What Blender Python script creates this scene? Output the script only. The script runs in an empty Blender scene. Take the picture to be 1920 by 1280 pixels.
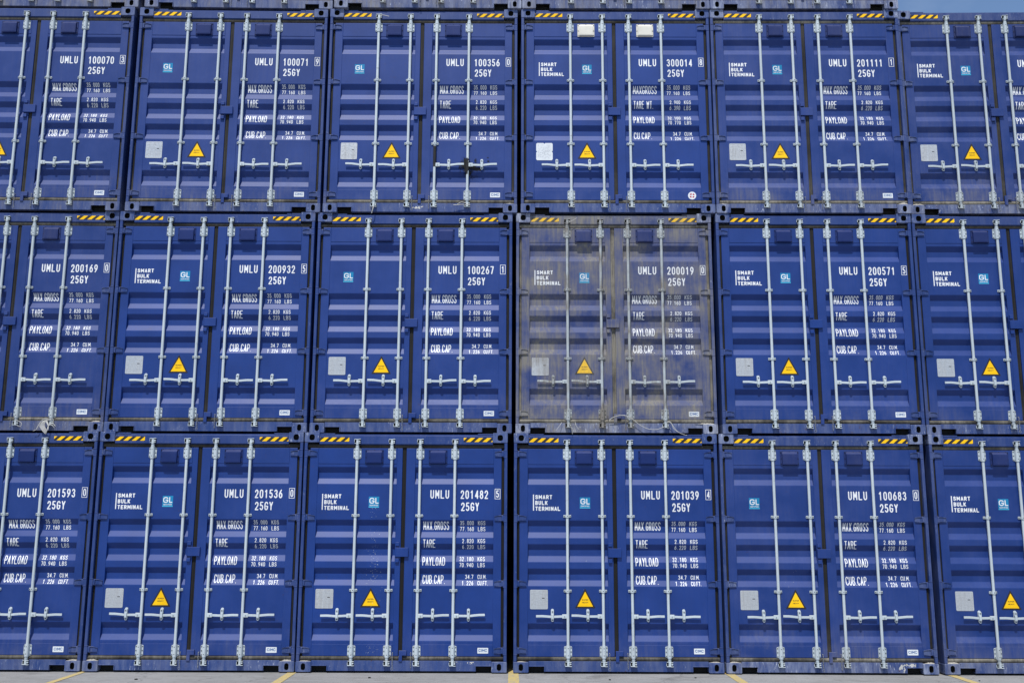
import bpy, bmesh, math, random
import numpy as np
from mathutils import Vector, Matrix
R = math.radians
rng = random.Random(7)

# ------------------------------------------------------------------ camera, light, exposure
scene = bpy.context.scene
col = scene.collection
cam_d = bpy.data.cameras.new("camera")
cam = bpy.data.objects.new("camera", cam_d)
col.objects.link(cam)
scene.camera = cam
PITCH, ROLL, FPX = 0.1857760, 0.0037581, 1889.6
cam_d.sensor_fit = 'HORIZONTAL'
cam_d.sensor_width = 36.0
cam_d.lens = FPX / 1920 * 36.0
cam_d.clip_start = 0.1
cam_d.clip_end = 3000
_cp, _sp, _cr, _sr = math.cos(PITCH), math.sin(PITCH), math.cos(ROLL), math.sin(ROLL)
_r0 = Vector((1, 0, 0)); _u0 = Vector((0, -_sp, _cp)); _f = Vector((0, _cp, _sp))
_r = _r0 * _cr + _u0 * _sr
_u = -_r0 * _sr + _u0 * _cr
M = Matrix((( _r.x, _u.x, -_f.x, -0.1451), (_r.y, _u.y, -_f.y, -12.0869), (_r.z, _u.z, -_f.z, 1.6008), (0, 0, 0, 1)))
cam.matrix_world = M

SUN_DIR = Vector((-0.25, -1.0, 1.90)).normalized()       # towards the sun
sun_d = bpy.data.lights.new("sun", 'SUN')
sun_d.energy = 4.2
sun_d.angle = R(0.5)
sun_d.color = (1.0, 0.98, 0.94)
sun = bpy.data.objects.new("sun", sun_d)
col.objects.link(sun)
sun.rotation_euler = SUN_DIR.to_track_quat('Z', 'Y').to_euler()
world = bpy.data.worlds.new("World")
scene.world = world
world.use_nodes = True
wn, wl = world.node_tree.nodes, world.node_tree.links
wn.clear()
wo = wn.new('ShaderNodeOutputWorld'); wb = wn.new('ShaderNodeBackground')
sky = wn.new('ShaderNodeTexSky'); sky.sky_type = 'NISHITA'; sky.sun_disc = False
sky.sun_elevation = math.asin(SUN_DIR.z)
sky.sun_rotation = math.atan2(SUN_DIR.x, SUN_DIR.y)
sky.air_density = 1.0; sky.dust_density = 0.35; sky.ozone_density = 4.0
wb.inputs['Strength'].default_value = 0.148
# thin wisps of high cloud
tc = wn.new('ShaderNodeTexCoord'); mp = wn.new('ShaderNodeMapping'); mp.inputs['Scale'].default_value = (3, 3, 7)
nz = wn.new('ShaderNodeTexNoise'); nz.inputs['Scale'].default_value = 1.6; nz.inputs['Detail'].default_value = 7
rp = wn.new('ShaderNodeValToRGB'); rp.color_ramp.elements[0].position = 0.46; rp.color_ramp.elements[1].position = 0.80
rp.color_ramp.elements[1].color = (0.24, 0.24, 0.24, 1)
mx = wn.new('ShaderNodeMix'); mx.data_type = 'RGBA'; mx.inputs['B'].default_value = (7.5, 8.2, 9.0, 1)
wl.new(tc.outputs['Generated'], mp.inputs['Vector']); wl.new(mp.outputs[0], nz.inputs['Vector'])
wl.new(nz.outputs['Fac'], rp.inputs['Fac']); wl.new(rp.outputs['Color'], mx.inputs['Factor'])
wl.new(sky.outputs[0], mx.inputs['A']); wl.new(mx.outputs['Result'], wb.inputs['Color']); wl.new(wb.outputs[0], wo.inputs[0])
scene.view_settings.view_transform = 'Standard'
scene.view_settings.look = 'None'
scene.view_settings.exposure = 0.0
scene.view_settings.gamma = 1.0
scene.render.engine = 'CYCLES'

# ------------------------------------------------------------------ materials
def nmat(name):
    m = bpy.data.materials.new(name); m.use_nodes = True
    nt = m.node_tree; b = nt.nodes['Principled BSDF']
    return m, nt.nodes, nt.links, b

def simple(name, c, rough=0.5, metal=0.0, var=0.0, scale=12.0, spec=0.5):
    m, n, l, b = nmat(name)
    b.inputs['Roughness'].default_value = rough
    b.inputs['Metallic'].default_value = metal
    b.inputs['Specular IOR Level'].default_value = spec
    if var:
        g = n.new('ShaderNodeNewGeometry'); t = n.new('ShaderNodeTexNoise')
        t.inputs['Scale'].default_value = scale; t.inputs['Detail'].default_value = 6
        l.new(g.outputs['Position'], t.inputs['Vector'])
        mr = n.new('ShaderNodeMapRange'); mr.inputs['From Min'].default_value = 0.3; mr.inputs['From Max'].default_value = 0.7
        mr.inputs['To Min'].default_value = 1 - var; mr.inputs['To Max'].default_value = 1 + var
        l.new(t.outputs['Fac'], mr.inputs['Value'])
        v = n.new('ShaderNodeVectorMath'); v.operation = 'SCALE'
        v.inputs[0].default_value = c
        l.new(mr.outputs[0], v.inputs['Scale']); l.new(v.outputs[0], b.inputs['Base Color'])
    else:
        b.inputs['Base Color'].default_value = (*c, 1)
    return m

def mixc(n, l, fac, a, b):
    m = n.new('ShaderNodeMix'); m.data_type = 'RGBA'
    for key, v in (('Factor', fac), ('A', a), ('B', b)):
        if isinstance(v, (int, float)): m.inputs[key].default_value = v
        elif isinstance(v, tuple): m.inputs[key].default_value = (*v, 1)
        else: l.new(v, m.inputs[key])
    return m.outputs['Result']

def noise(n, l, vec, scale, detail=5, rough=0.55):
    t = n.new('ShaderNodeTexNoise'); t.inputs['Scale'].default_value = scale
    t.inputs['Detail'].default_value = detail; t.inputs['Roughness'].default_value = rough
    l.new(vec, t.inputs['Vector']); return t.outputs['Fac']

def mapr(n, l, v, a, b, c=0.0, d=1.0):
    r = n.new('ShaderNodeMapRange'); r.inputs['From Min'].default_value = a; r.inputs['From Max'].default_value = b
    r.inputs['To Min'].default_value = c; r.inputs['To Max'].default_value = d
    l.new(v, r.inputs['Value']); return r.outputs[0]

def math_(n, l, op, a, b=None):
    m = n.new('ShaderNodeMath'); m.operation = op; m.use_clamp = False
    for i, v in enumerate((a, b)):
        if v is None: continue
        if isinstance(v, (int, float)): m.inputs[i].default_value = v
        else: l.new(v, m.inputs[i])
    return m.outputs[0]

# object colour of every part: r = road dust, g = scuffs and chalky scratches, b = paint tone, with lens vignetting put in at the edge columns
def painted(name, c, dust_c=(0.215, 0.195, 0.160), rough=0.50, scuff=0.0, rust=0.0, base_dust=0.004, spec=0.42, dustgain=1.0, bump=0.15):
    m, n, l, b = nmat(name)
    g = n.new('ShaderNodeNewGeometry'); oi = n.new('ShaderNodeObjectInfo')
    sep = n.new('ShaderNodeSeparateColor'); l.new(oi.outputs['Color'], sep.inputs[0])
    pos = g.outputs['Position']
    mp = n.new('ShaderNodeMapping'); mp.inputs['Scale'].default_value = (1, 1, 0.10); l.new(pos, mp.inputs['Vector'])
    streak = noise(n, l, mp.outputs[0], 26, 6, 0.65)
    mp3 = n.new('ShaderNodeMapping'); mp3.inputs['Scale'].default_value = (1, 1, 0.06); l.new(pos, mp3.inputs['Vector'])
    streak2 = noise(n, l, mp3.outputs[0], 60, 3, 0.6)
    blot = noise(n, l, pos, 2.3, 6, 0.6)
    # tone drift of the paint, times the object tone that holds the vignetting
    fade = mapr(n, l, blot, 0.3, 0.7, 0.86, 1.14)
    fade = math_(n, l, 'MULTIPLY', fade, sep.outputs[2])
    vs = n.new('ShaderNodeVectorMath'); vs.operation = 'SCALE'; vs.inputs[0].default_value = c
    l.new(fade, vs.inputs['Scale'])
    # dust
    d = math_(n, l, 'MULTIPLY', mapr(n, l, streak, 0.30, 0.66, 0.5, 1.22), mapr(n, l, blot, 0.36, 0.62, 0.20, 1.24))
    d = math_(n, l, 'MULTIPLY', d, mapr(n, l, streak2, 0.3, 0.7, 0.75, 1.25))
    amt = math_(n, l, 'MULTIPLY', math_(n, l, 'ADD', sep.outputs[0], base_dust), dustgain)
    d = math_(n, l, 'MULTIPLY', d, amt)
    # dust thrown up and settled along the foot of every door
    tco = n.new('ShaderNodeTexCoord'); sz = n.new('ShaderNodeSeparateXYZ'); l.new(tco.outputs['Object'], sz.inputs[0])
    foot = math_(n, l, 'MULTIPLY', mapr(n, l, sz.outputs[2], 0.10, 0.62, 1.0, 0.0), mapr(n, l, streak, 0.34, 0.66, 0.2, 1.3))
    foot = math_(n, l, 'MULTIPLY', foot, math_(n, l, 'MULTIPLY', mapr(n, l, blot, 0.40, 0.62, 0.1, 1.2), math_(n, l, 'MINIMUM', math_(n, l, 'ADD', math_(n, l, 'MULTIPLY', sep.outputs[0], 3.2), 0.05), 0.34)))
    d = math_(n, l, 'ADD', d, foot)
    sepn = n.new('ShaderNodeSeparateXYZ'); l.new(g.outputs['Normal'], sepn.inputs[0])
    up = mapr(n, l, sepn.outputs[2], 0.55, 0.98, 0.0, 0.38)
    upd = math_(n, l, 'MULTIPLY', up, mapr(n, l, noise(n, l, pos, 9, 4), 0.35, 0.65, 0.35, 1.0))
    d = math_(n, l, 'MINIMUM', math_(n, l, 'ADD', d, upd), 0.92)
    colr = mixc(n, l, d, vs.outputs[0], dust_c)
    if scuff:
        mp2 = n.new('ShaderNodeMapping'); mp2.inputs['Scale'].default_value = (1, 1, 0.22); l.new(pos, mp2.inputs['Vector'])
        s1 = noise(n, l, mp2.outputs[0], 75, 4, 0.65)
        s2 = noise(n, l, pos, 3.1, 4, 0.6)
        s = math_(n, l, 'MULTIPLY', mapr(n, l, s1, 0.60, 0.70, 0, 1), mapr(n, l, s2, 0.45, 0.62, 0, 1))
        haze_ = mapr(n, l, noise(n, l, mp2.outputs[0], 12, 6, 0.7), 0.40, 0.78, 0, 0.26)
        s = math_(n, l, 'MULTIPLY', math_(n, l, 'ADD', s, haze_), math_(n, l, 'MULTIPLY', sep.outputs[1], scuff))
        s = math_(n, l, 'MINIMUM', s, 0.85)
        colr = mixc(n, l, s, colr, (0.42, 0.45, 0.55))
    if rust:
        r1 = mapr(n, l, noise(n, l, pos, 26, 6, 0.7), 0.60, 0.68, 0, rust)
        r2 = mapr(n, l, noise(n, l, pos, 1.3, 3), 0.48, 0.6, 0, 1)
        colr = mixc(n, l, math_(n, l, 'MULTIPLY', r1, r2), colr, (0.075, 0.035, 0.018))
    l.new(colr, b.inputs['Base Color'])
    rr = mapr(n, l, d, 0.0, 0.6, rough, 0.85)
    l.new(rr, b.inputs['Roughness'])
    b.inputs['Specular IOR Level'].default_value = spec
    if bump:
        bp = n.new('ShaderNodeBump'); bp.inputs['Strength'].default_value = bump; bp.inputs['Distance'].default_value = 0.004
        l.new(noise(n, l, pos, 5.5, 3, 0.5), bp.inputs['Height']); l.new(bp.outputs[0], b.inputs['Normal'])
    return m

BLUE = (0.0006, 0.0300, 0.186)
PAINT = painted('blue_paint', BLUE, rust=0.25)
FRAME = painted('blue_frame_paint', (0.003, 0.031, 0.168), scuff=0.45, rust=0.5, base_dust=0.03)
SILLM = painted('scuffed_sill_paint', (0.005, 0.037, 0.180), scuff=1.5, rust=0.9, base_dust=0.05, rough=0.55)
HINGEM = painted('hinge_paint', (0.003, 0.030, 0.160), scuff=0.8, base_dust=0.03)
SEAL = painted('rubber_seal', (0.009, 0.008, 0.0075), dust_c=(0.26, 0.235, 0.19), rough=0.75, base_dust=0.0, spec=0.3)
STEEL = painted('galvanised_steel', (0.55, 0.61, 0.635), dust_c=(0.17, 0.14, 0.11), rough=0.45, base_dust=0.10, rust=0.5, dustgain=0.9, bump=0.05)
CHAINM = painted('zinc_chain', (0.30, 0.32, 0.33), dust_c=(0.17, 0.14, 0.11), rough=0.5, base_dust=0.2)
CAST = painted('worn_casting_paint', (0.012, 0.045, 0.185), scuff=2.8, rust=1.0, base_dust=0.06, rough=0.55)
BOLT = simple('dark_bolt', (.10, .11, .11), 0.5, metal=0.3)
SHADEBLACK = simple('dark_cavity', (0.004, 0.004, 0.005), 0.9)  # near-black stands in for shade in holes and gaps; also colours screw heads
VENTB = painted('navy_vent_plastic', (0.004, 0.020, 0.120), rough=0.6, spec=0.25, base_dust=0.01)
VENTW = painted('white_vent_plastic', (0.70, 0.66, 0.57), dust_c=(0.4, 0.36, 0.3), rough=0.5)
YELLOW = painted('hazard_yellow', (1.0, 0.57, 0.008), rough=0.6, spec=0.15)
BLACKT = painted('hazard_black', (0.018, 0.014, 0.013), rough=0.5)
WHITE = painted('white_lettering', (0.80, 0.80, 0.80), rough=0.5, base_dust=0.01)
DECALW = painted('white_sticker', (0.75, 0.77, 0.78), rough=0.4)
TEAL = painted('teal_sticker', (0.004, 0.20, 0.40), rough=0.4)
CYAN = painted('pale_blue_sticker', (0.06, 0.42, 0.62), rough=0.4)
LOGOB = simple('sticker_blue_ink', (0.01, 0.09, 0.28), 0.5)
RED = simple('sticker_red_ink', (0.45, 0.02, 0.02), 0.5)
PLATE = painted('engraved_steel_plate', (0.56, 0.58, 0.60), dust_c=(0.3, 0.28, 0.26), rough=0.42, base_dust=0.35)
PLATE.node_tree.nodes['Principled BSDF'].inputs['Metallic'].default_value = 0.45
INK = simple('plate_ink', (0.36, 0.37, 0.39), 0.6)
SOOT = simple('soot', (0.012, 0.011, 0.011), 0.85, var=0.5)
SPECK = simple('dried_droppings', (.40, .43, .50), .8)
STRAPM = simple('white_plastic_strap', (0.52, 0.50, 0.46), 0.5, var=0.15)

# ------------------------------------------------------------------ mesh builder
class MB:
    def __init__(s):
        s.v = []; s.f = []; s.mi = []; s.sm = []; s.mats = []
    def mat(s, m):
        if m not in s.mats: s.mats.append(m)
        return s.mats.index(m)
    def add(s, vs, fs, m, smooth=False):
        o = len(s.v); s.v += [tuple(v) for v in vs]; k = s.mat(m)
        for f in fs:
            s.f.append([i + o for i in f]); s.mi.append(k); s.sm.append(smooth)
    def box(s, x0, x1, y0, y1, z0, z1, m, bev=0.0):
        x0, x1 = min(x0, x1), max(x0, x1)
        if bev <= 0:
            vs = [(x, y, z) for x in (x0, x1) for y in (y0, y1) for z in (z0, z1)]
            fs = [(0, 1, 3, 2), (4, 6, 7, 5), (0, 4, 5, 1), (2, 3, 7, 6), (0, 2, 6, 4), (1, 5, 7, 3)]
            s.add(vs, fs, m); return
        bm = bmesh.new(); bmesh.ops.create_cube(bm, size=1)
        for v in bm.verts:
            v.co = ((x0 + x1) / 2 + v.co.x * (x1 - x0), (y0 + y1) / 2 + v.co.y * (y1 - y0), (z0 + z1) / 2 + v.co.z * (z1 - z0))
        bmesh.ops.bevel(bm, geom=bm.edges[:], offset=bev, segments=2, profile=0.5, affect='EDGES')
        s.frombm(bm, m)
    def frombm(s, bm, m, smooth=False):
        bm.verts.index_update()
        s.add([v.co for v in bm.verts], [[v.index for v in f.verts] for f in bm.faces], m, smooth); bm.free()
    def prism_y(s, pts, y0, y1, m, bev=0.0):      # outline in x,z (counter-clockwise seen from -y)
        bm = bmesh.new()
        a = [bm.verts.new((x, y0, z)) for x, z in pts]; b = [bm.verts.new((x, y1, z)) for x, z in pts]
        ff = bm.faces.new(a); n = len(pts)
        bm.faces.new(list(reversed(b)))
        for i in range(n): bm.faces.new((a[i], b[i], b[(i + 1) % n], a[(i + 1) % n]))
        bmesh.ops.recalc_face_normals(bm, faces=bm.faces[:])
        if bev:
            es = [e for e in bm.edges if all(abs(v.co.y - y0) < 1e-6 for v in e.verts)]
            bmesh.ops.bevel(bm, geom=es, offset=bev, segments=2, profile=0.5, affect='EDGES')
        s.frombm(bm, m)
    def prism_x(s, pts, x0, x1, m, smooth=False):   # closed outline in y,z
        n = len(pts)
        vs = [(x0, y, z) for y, z in pts] + [(x1, y, z) for y, z in pts]
        fs = [(i, (i + 1) % n, n + (i + 1) % n, n + i) for i in range(n)]
        bm = bmesh.new(); bv = [bm.verts.new(v) for v in vs]
        for f in fs: bm.faces.new([bv[i] for i in f])
        bm.faces.new([bv[i] for i in range(n)]); bm.faces.new([bv[n + i] for i in range(n)])
        bmesh.ops.recalc_face_normals(bm, faces=bm.faces[:])
        s.frombm(bm, m, smooth)
    def cyl(s, p, q, r, m, n=14, r2=None, cap=True, smooth=True):
        p, q = Vector(p), Vector(q); d = (q - p).normalized(); r2 = r if r2 is None else r2
        a = d.orthogonal().normalized(); b = d.cross(a)
        vs = []
        for c, rr in ((p, r), (q, r2)):
            for i in range(n):
                t = 2 * math.pi * i / n; vs.append(c + a * (rr * math.cos(t)) + b * (rr * math.sin(t)))
        s.add(vs, [(i, (i + 1) % n, n + (i + 1) % n, n + i) for i in range(n)], m, smooth)
        if cap: s.add(vs, [tuple(reversed(range(n))), tuple(range(n, 2 * n))], m)
    def tube(s, pts, r, m, n=6):
        pts = [Vector(p) for p in pts]; vs = []; up = Vector((0.13, 0.9, 0.31))
        for i, p in enumerate(pts):
            d = (pts[min(i + 1, len(pts) - 1)] - pts[max(i - 1, 0)]).normalized()
            a = d.cross(up).normalized(); b = d.cross(a)
            rr = r[i] if isinstance(r, (list, tuple)) else r
            for k in range(n):
                t = 2 * math.pi * k / n; vs.append(p + a * (rr * math.cos(t)) + b * (rr * math.sin(t)))
        fs = []
        for i in range(len(pts) - 1):
            for k in range(n):
                fs.append((i * n + k, i * n + (k + 1) % n, (i + 1) * n + (k + 1) % n, (i + 1) * n + k))
        fs += [tuple(range(n)), tuple(range((len(pts) - 1) * n, len(pts) * n))]
        s.add(vs, fs, m, True)
    def torus(s, c, ax, R0, r, m, n=12, k=5, sy=1.0):   # ax: normal axis 'x' or 'y'; sy stretches in z
        vs = []; fs = []
        for i in range(n):
            t = 2 * math.pi * i / n
            for j in range(k):
                u = 2 * math.pi * j / k
                rad = R0 + r * math.cos(u); w = r * math.sin(u)
                px, pz = rad * math.cos(t), rad * math.sin(t) * sy
                vs.append((c[0] + px, c[1] + w, c[2] + pz) if ax == 'y' else (c[0] + w, c[1] + px, c[2] + pz))
        for i in range(n):
            for j in range(k):
                fs.append((i * k + j, i * k + (j + 1) % k, ((i + 1) % n) * k + (j + 1) % k, ((i + 1) % n) * k + j))
        s.add(vs, fs, m, True)
    def hull_plate(s, outer, inner, y0, y1, m, mi, deep):
        # front plate with a hole; outer and inner loops (x,z) have equal length
        n = len(outer)
        vs = [(x, y0, z) for x, z in outer] + [(x, y0, z) for x, z in inner] + [(x, y1, z) for x, z in outer] + [(x, y0 + deep, z) for x, z in inner]
        fs = [(i, (i + 1) % n, n + (i + 1) % n, n + i) for i in range(n)]
        s.add(vs, fs, m)
        s.add(vs, [(i, 2 * n + i, 2 * n + (i + 1) % n, (i + 1) % n) for i in range(n)], m, False)
        s.add(vs, [(n + i, n + (i + 1) % n, 3 * n + (i + 1) % n, 3 * n + i) for i in range(n)], mi)
        s.add(vs, [tuple(range(3 * n, 4 * n))], mi)
    def mesh(s, name):
        me = bpy.data.meshes.new(name)
        me.from_pydata(s.v, [], s.f)
        for m in s.mats: me.materials.append(m)
        me.polygons.foreach_set('material_index', s.mi)
        me.polygons.foreach_set('use_smooth', s.sm)
        me.update(); return me
    def build(s, name, parent=None, label=None):
        o = bpy.data.objects.new(name, s.mesh(name)); col.objects.link(o)
        o.parent = parent
        o.color = (0.0, 0.5, 1.0, 1)
        if label: o['label'] = label
        return o

def rrect(x0, x1, z0, z1, r, k=4):
    x0, x1 = min(x0, x1), max(x0, x1)
    p = []
    for cx, cz, a in ((x1 - r, z0 + r, -90), (x1 - r, z1 - r, 0), (x0 + r, z1 - r, 90), (x0 + r, z0 + r, 180)):
        for i in range(k + 1):
            t = R(a + 90 * i / k); p.append((cx + r * math.cos(t), cz + r * math.sin(t)))
    return p

# ------------------------------------------------------------------ door profile
YF = 0.032       # door frame face
YP = 0.036       # outer plane of the pressed panel
DEP = 0.036
RECS = [(2.349, 2.283, 2.214, 2.146), (1.728, 1.662, 1.590, 1.521), (1.452, 1.386, 1.316, 1.243), (1.170, 1.104, 1.036, 0.968), (0.547, 0.481, 0.413, 0.345)]
def panel_y(z):
    for a, b, c, d in RECS:
        if d < z < a:
            if z > b: return YP + DEP * (a - z) / (a - b)
            if z > c: return YP + DEP
            return YP + DEP * (z - d) / (c - d)
    return YP

# ------------------------------------------------------------------ stroke lettering
def arc(cx, cy, rx, ry, a0, a1, n=9):
    return [(cx + rx * math.cos(R(a0 + (a1 - a0) * i / n)), cy + ry * math.sin(R(a0 + (a1 - a0) * i / n))) for i in range(n + 1)]
_O = arc(.5, .72, .5, .28, 0, 180) + arc(.5, .28, .5, .28, 180, 360) + [(1, .72)]
GL = {
 '0': [_O], 'O': [_O],
 '1': [[(.18, .80), (.58, 1), (.58, 0)]],
 '2': [arc(.5, .72, .48, .28, 175, -35) + [(0, 0), (1, 0)]],
 '3': [arc(.5, .76, .45, .24, 165, -90), arc(.5, .26, .5, .26, 90, -165)],
 '4': [[(.78, 0), (.78, 1), (0, .26), (1, .26)]],
 '5': [[(.92, 1), (.14, 1), (.08, .56)] + arc(.48, .31, .5, .31, 130, -155)],
 '6': [arc(.5, .3, .5, .3, 0, 360, 16), [(0.01, .34), (.10, .58), (.72, 1)]],
 '7': [[(0, 1), (1, 1), (.34, 0)]],
 '8': [arc(.5, .76, .42, .24, 0, 360, 14), arc(.5, .27, .5, .27, 0, 360, 14)],
 '9': [arc(.5, .7, .5, .3, 0, 360, 16), [(.99, .66), (.90, .42), (.28, 0)]],
 'U': [[(0, 1), (0, .28)] + arc(.5, .28, .5, .28, 180, 360) + [(1, 1)]],
 'M': [[(0, 0), (0, 1), (.5, .32), (1, 1), (1, 0)]],
 'L': [[(0, 1), (0, 0), (1, 0)]],
 'G': [arc(.5, .72, .5, .28, 15, 180) + arc(.5, .28, .5, .28, 180, 360) + [(1, .47), (.55, .47)]],
 'Y': [[(0, 1), (.5, .46), (1, 1)], [(.5, .46), (.5, 0)]],
 'A': [[(0, 0), (.5, 1), (1, 0)], [(.17, .3), (.83, .3)]],
 'X': [[(0, 0), (1, 1)], [(0, 1), (1, 0)]],
 'R': [[(0, 0), (0, 1), (.5, 1)] + arc(.5, .74, .48, .26, 90, -90) + [(0, .48)], [(.5, .48), (1, 0)]],
 'S': [arc(.5, .76, .46, .24, 15, 250) + arc(.5, .26, .5, .26, 70, -165)],
 'T': [[(0, 1), (1, 1)], [(.5, 1), (.5, 0)]],
 'E': [[(1, 1), (0, 1), (0, 0), (1, 0)], [(0, .52), (.8, .52)]],
 'P': [[(0, 0), (0, 1), (.5, 1)] + arc(.5, .72, .5, .28, 90, -90) + [(0, .44)]],
 'D': [[(0, 0), (0, 1), (.4, 1)] + arc(.42, .68, .58, .32, 90, 0) + arc(.42, .32, .58, .32, 0, -90) + [(0, 0)]],
 'C': [arc(.5, .72, .5, .28, 12, 180) + arc(.5, .28, .5, .28, 180, 348)],
 'B': [[(0, 0), (0, 1), (.5, 1)] + arc(.5, .76, .42, .24, 90, -90) + [(0, .52)], [(.5, .52)] + arc(.5, .26, .5, .26, 90, -90) + [(0, 0)]],
 'K': [[(0, 0), (0, 1)], [(1, 1), (0, .38)], [(.32, .58), (1, 0)]],
 'F': [[(1, 1), (0, 1), (0, 0)], [(0, .52), (.8, .52)]],
 'I': [[(.5, 0), (.5, 1)]],
 'N': [[(0, 0), (0, 1), (1, 0), (1, 1)]],
 'H': [[(0, 0), (0, 1)], [(1, 0), (1, 1)], [(0, .5), (1, .5)]],
 'V': [[(0, 1), (.5, 0), (1, 1)]],
 'W': [[(0, 1), (.24, 0), (.5, .8), (.76, 0), (1, 1)]],
 '.': [[(.5, 0), (.5, 0.001)]],
}
ADV = {'.': 0.22, 'I': 0.25, ' ': 0.55, 'M': 1.15, 'W': 1.3, '1': 0.8}

def strokes(txt, x0, x1, z0, z1, t, gap=0.25, mono=False, adv=None):   # gap: clear space between letters as a share of the pitch
    adv = adv or {}
    ws = [1.0 if mono else adv.get(c, ADV.get(c, 1.0)) for c in txt]
    X0, X1, Z0, Z1 = x0 + t / 2, x1 - t / 2, z0 + t / 2, z1 - t / 2
    clear = t + gap * (x1 - x0) / max(1, sum(1 if w > .4 else .5 for w in ws))
    u = (X1 - X0 - clear * (len(ws) - 1)) / sum(ws)
    segs = []; x = X0
    for c, w in zip(txt, ws):
        for line in GL.get(c, []):
            p = [(x + a * w * u, Z0 + b * (Z1 - Z0)) for a, b in line]
            for i in range(len(p) - 1): segs.append((*p[i], *p[i + 1]))
        x += w * u + clear
    return segs

def sdf_mesh(mb, segs, t, mat, yfun, cell=None, off=0.0015, hard=False):
    """Marching-squares outline of all strokes: one clean sheet that follows the panel."""
    if not segs: return
    S = np.array(segs); cell = cell or t / 2.6; h = t / 2
    xmin, xmax = min(S[:, 0].min(), S[:, 2].min()) - h - cell, max(S[:, 0].max(), S[:, 2].max()) + h + cell
    zmin, zmax = min(S[:, 1].min(), S[:, 3].min()) - h - cell, max(S[:, 1].max(), S[:, 3].max()) + h + cell
    nx, nz = int((xmax - xmin) / cell) + 2, int((zmax - zmin) / cell) + 2
    gx = xmin + np.arange(nx) * cell; gz = zmin + np.arange(nz) * cell
    D = np.full((nx, nz), 9.0)
    for ax, az, bx, bz in S:
        i0, i1 = int((min(ax, bx) - h - 2 * cell - xmin) / cell), int((max(ax, bx) + h + 2 * cell - xmin) / cell) + 2
        j0, j1 = int((min(az, bz) - h - 2 * cell - zmin) / cell), int((max(az, bz) + h + 2 * cell - zmin) / cell) + 2
        i0, j0 = max(i0, 0), max(j0, 0)
        PX, PZ = np.meshgrid(gx[i0:i1], gz[j0:j1], indexing='ij')
        dx, dz = bx - ax, bz - az; L = dx * dx + dz * dz + 1e-12
        k = np.clip(((PX - ax) * dx + (PZ - az) * dz) / L, 0, 1)
        ex, ez = np.abs(PX - ax - k * dx), np.abs(PZ - az - k * dz)
        d = np.hypot(ex, ez)
        D[i0:i1, j0:j1] = np.minimum(D[i0:i1, j0:j1], d)
    contour(mb, D - h, gx, gz, mat, yfun, off)

def contour(mb, D, gx, gz, mat, yfun, off):
    nx, nz = D.shape; ins = D < 0; vs = []; fs = []; idx = {}
    def V(x, z):
        key = (round(x, 5), round(z, 5))
        if key not in idx:
            idx[key] = len(vs); vs.append((x, yfun(x, z) - off, z))
        return idx[key]
    cnt = ins[:-1, :-1].astype(int) + ins[1:, :-1] + ins[1:, 1:] + ins[:-1, 1:]
    for j in range(nz - 1):
        i = 0
        while i < nx - 1:
            c = cnt[i, j]
            if c == 0: i += 1; continue
            if c == 4:
                k = i
                while k < nx - 1 and cnt[k, j] == 4: k += 1
                fs.append((V(gx[i], gz[j]), V(gx[k], gz[j]), V(gx[k], gz[j + 1]), V(gx[i], gz[j + 1]))); i = k; continue
            q = ((i, j), (i + 1, j), (i + 1, j + 1), (i, j + 1)); poly = []
            for a in range(4):
                A, B = q[a], q[(a + 1) % 4]; da, db = D[A], D[B]
                if da < 0: poly.append((gx[A[0]], gz[A[1]]))
                if (da < 0) != (db < 0):
                    k = da / (da - db); poly.append((gx[A[0]] + k * (gx[B[0]] - gx[A[0]]), gz[A[1]] + k * (gz[B[1]] - gz[A[1]])))
            ids = []
            for p in poly:
                v = V(*p)
                if v not in ids: ids.append(v)
            if len(ids) >= 3: fs.append(tuple(ids))
            i += 1
    mb.add(vs, fs, mat)

def door_y(x, z):
    if x > 1.053 or x < -1.050 or -0.107 < x < 0.114 or z > 2.387 or z < 0.307: return YF
    return panel_y(z)
def flat(y): return lambda x, z: y

def poly_flat(mb, pts, y, m):
    mb.add([(x, y, z) for x, z in pts], [tuple(range(len(pts)))], m)

# ------------------------------------------------------------------ container parts (local: x across, y into the box, z up, origin at the foot of the door end)
H = 2.75675
def empty(name, loc=(0, 0, 0), rz=0.0):
    o = bpy.data.objects.new(name, None); col.objects.link(o)
    o.location = loc; o.rotation_euler = (0, 0, rz); o.empty_display_size = 0.2
    return o

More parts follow.
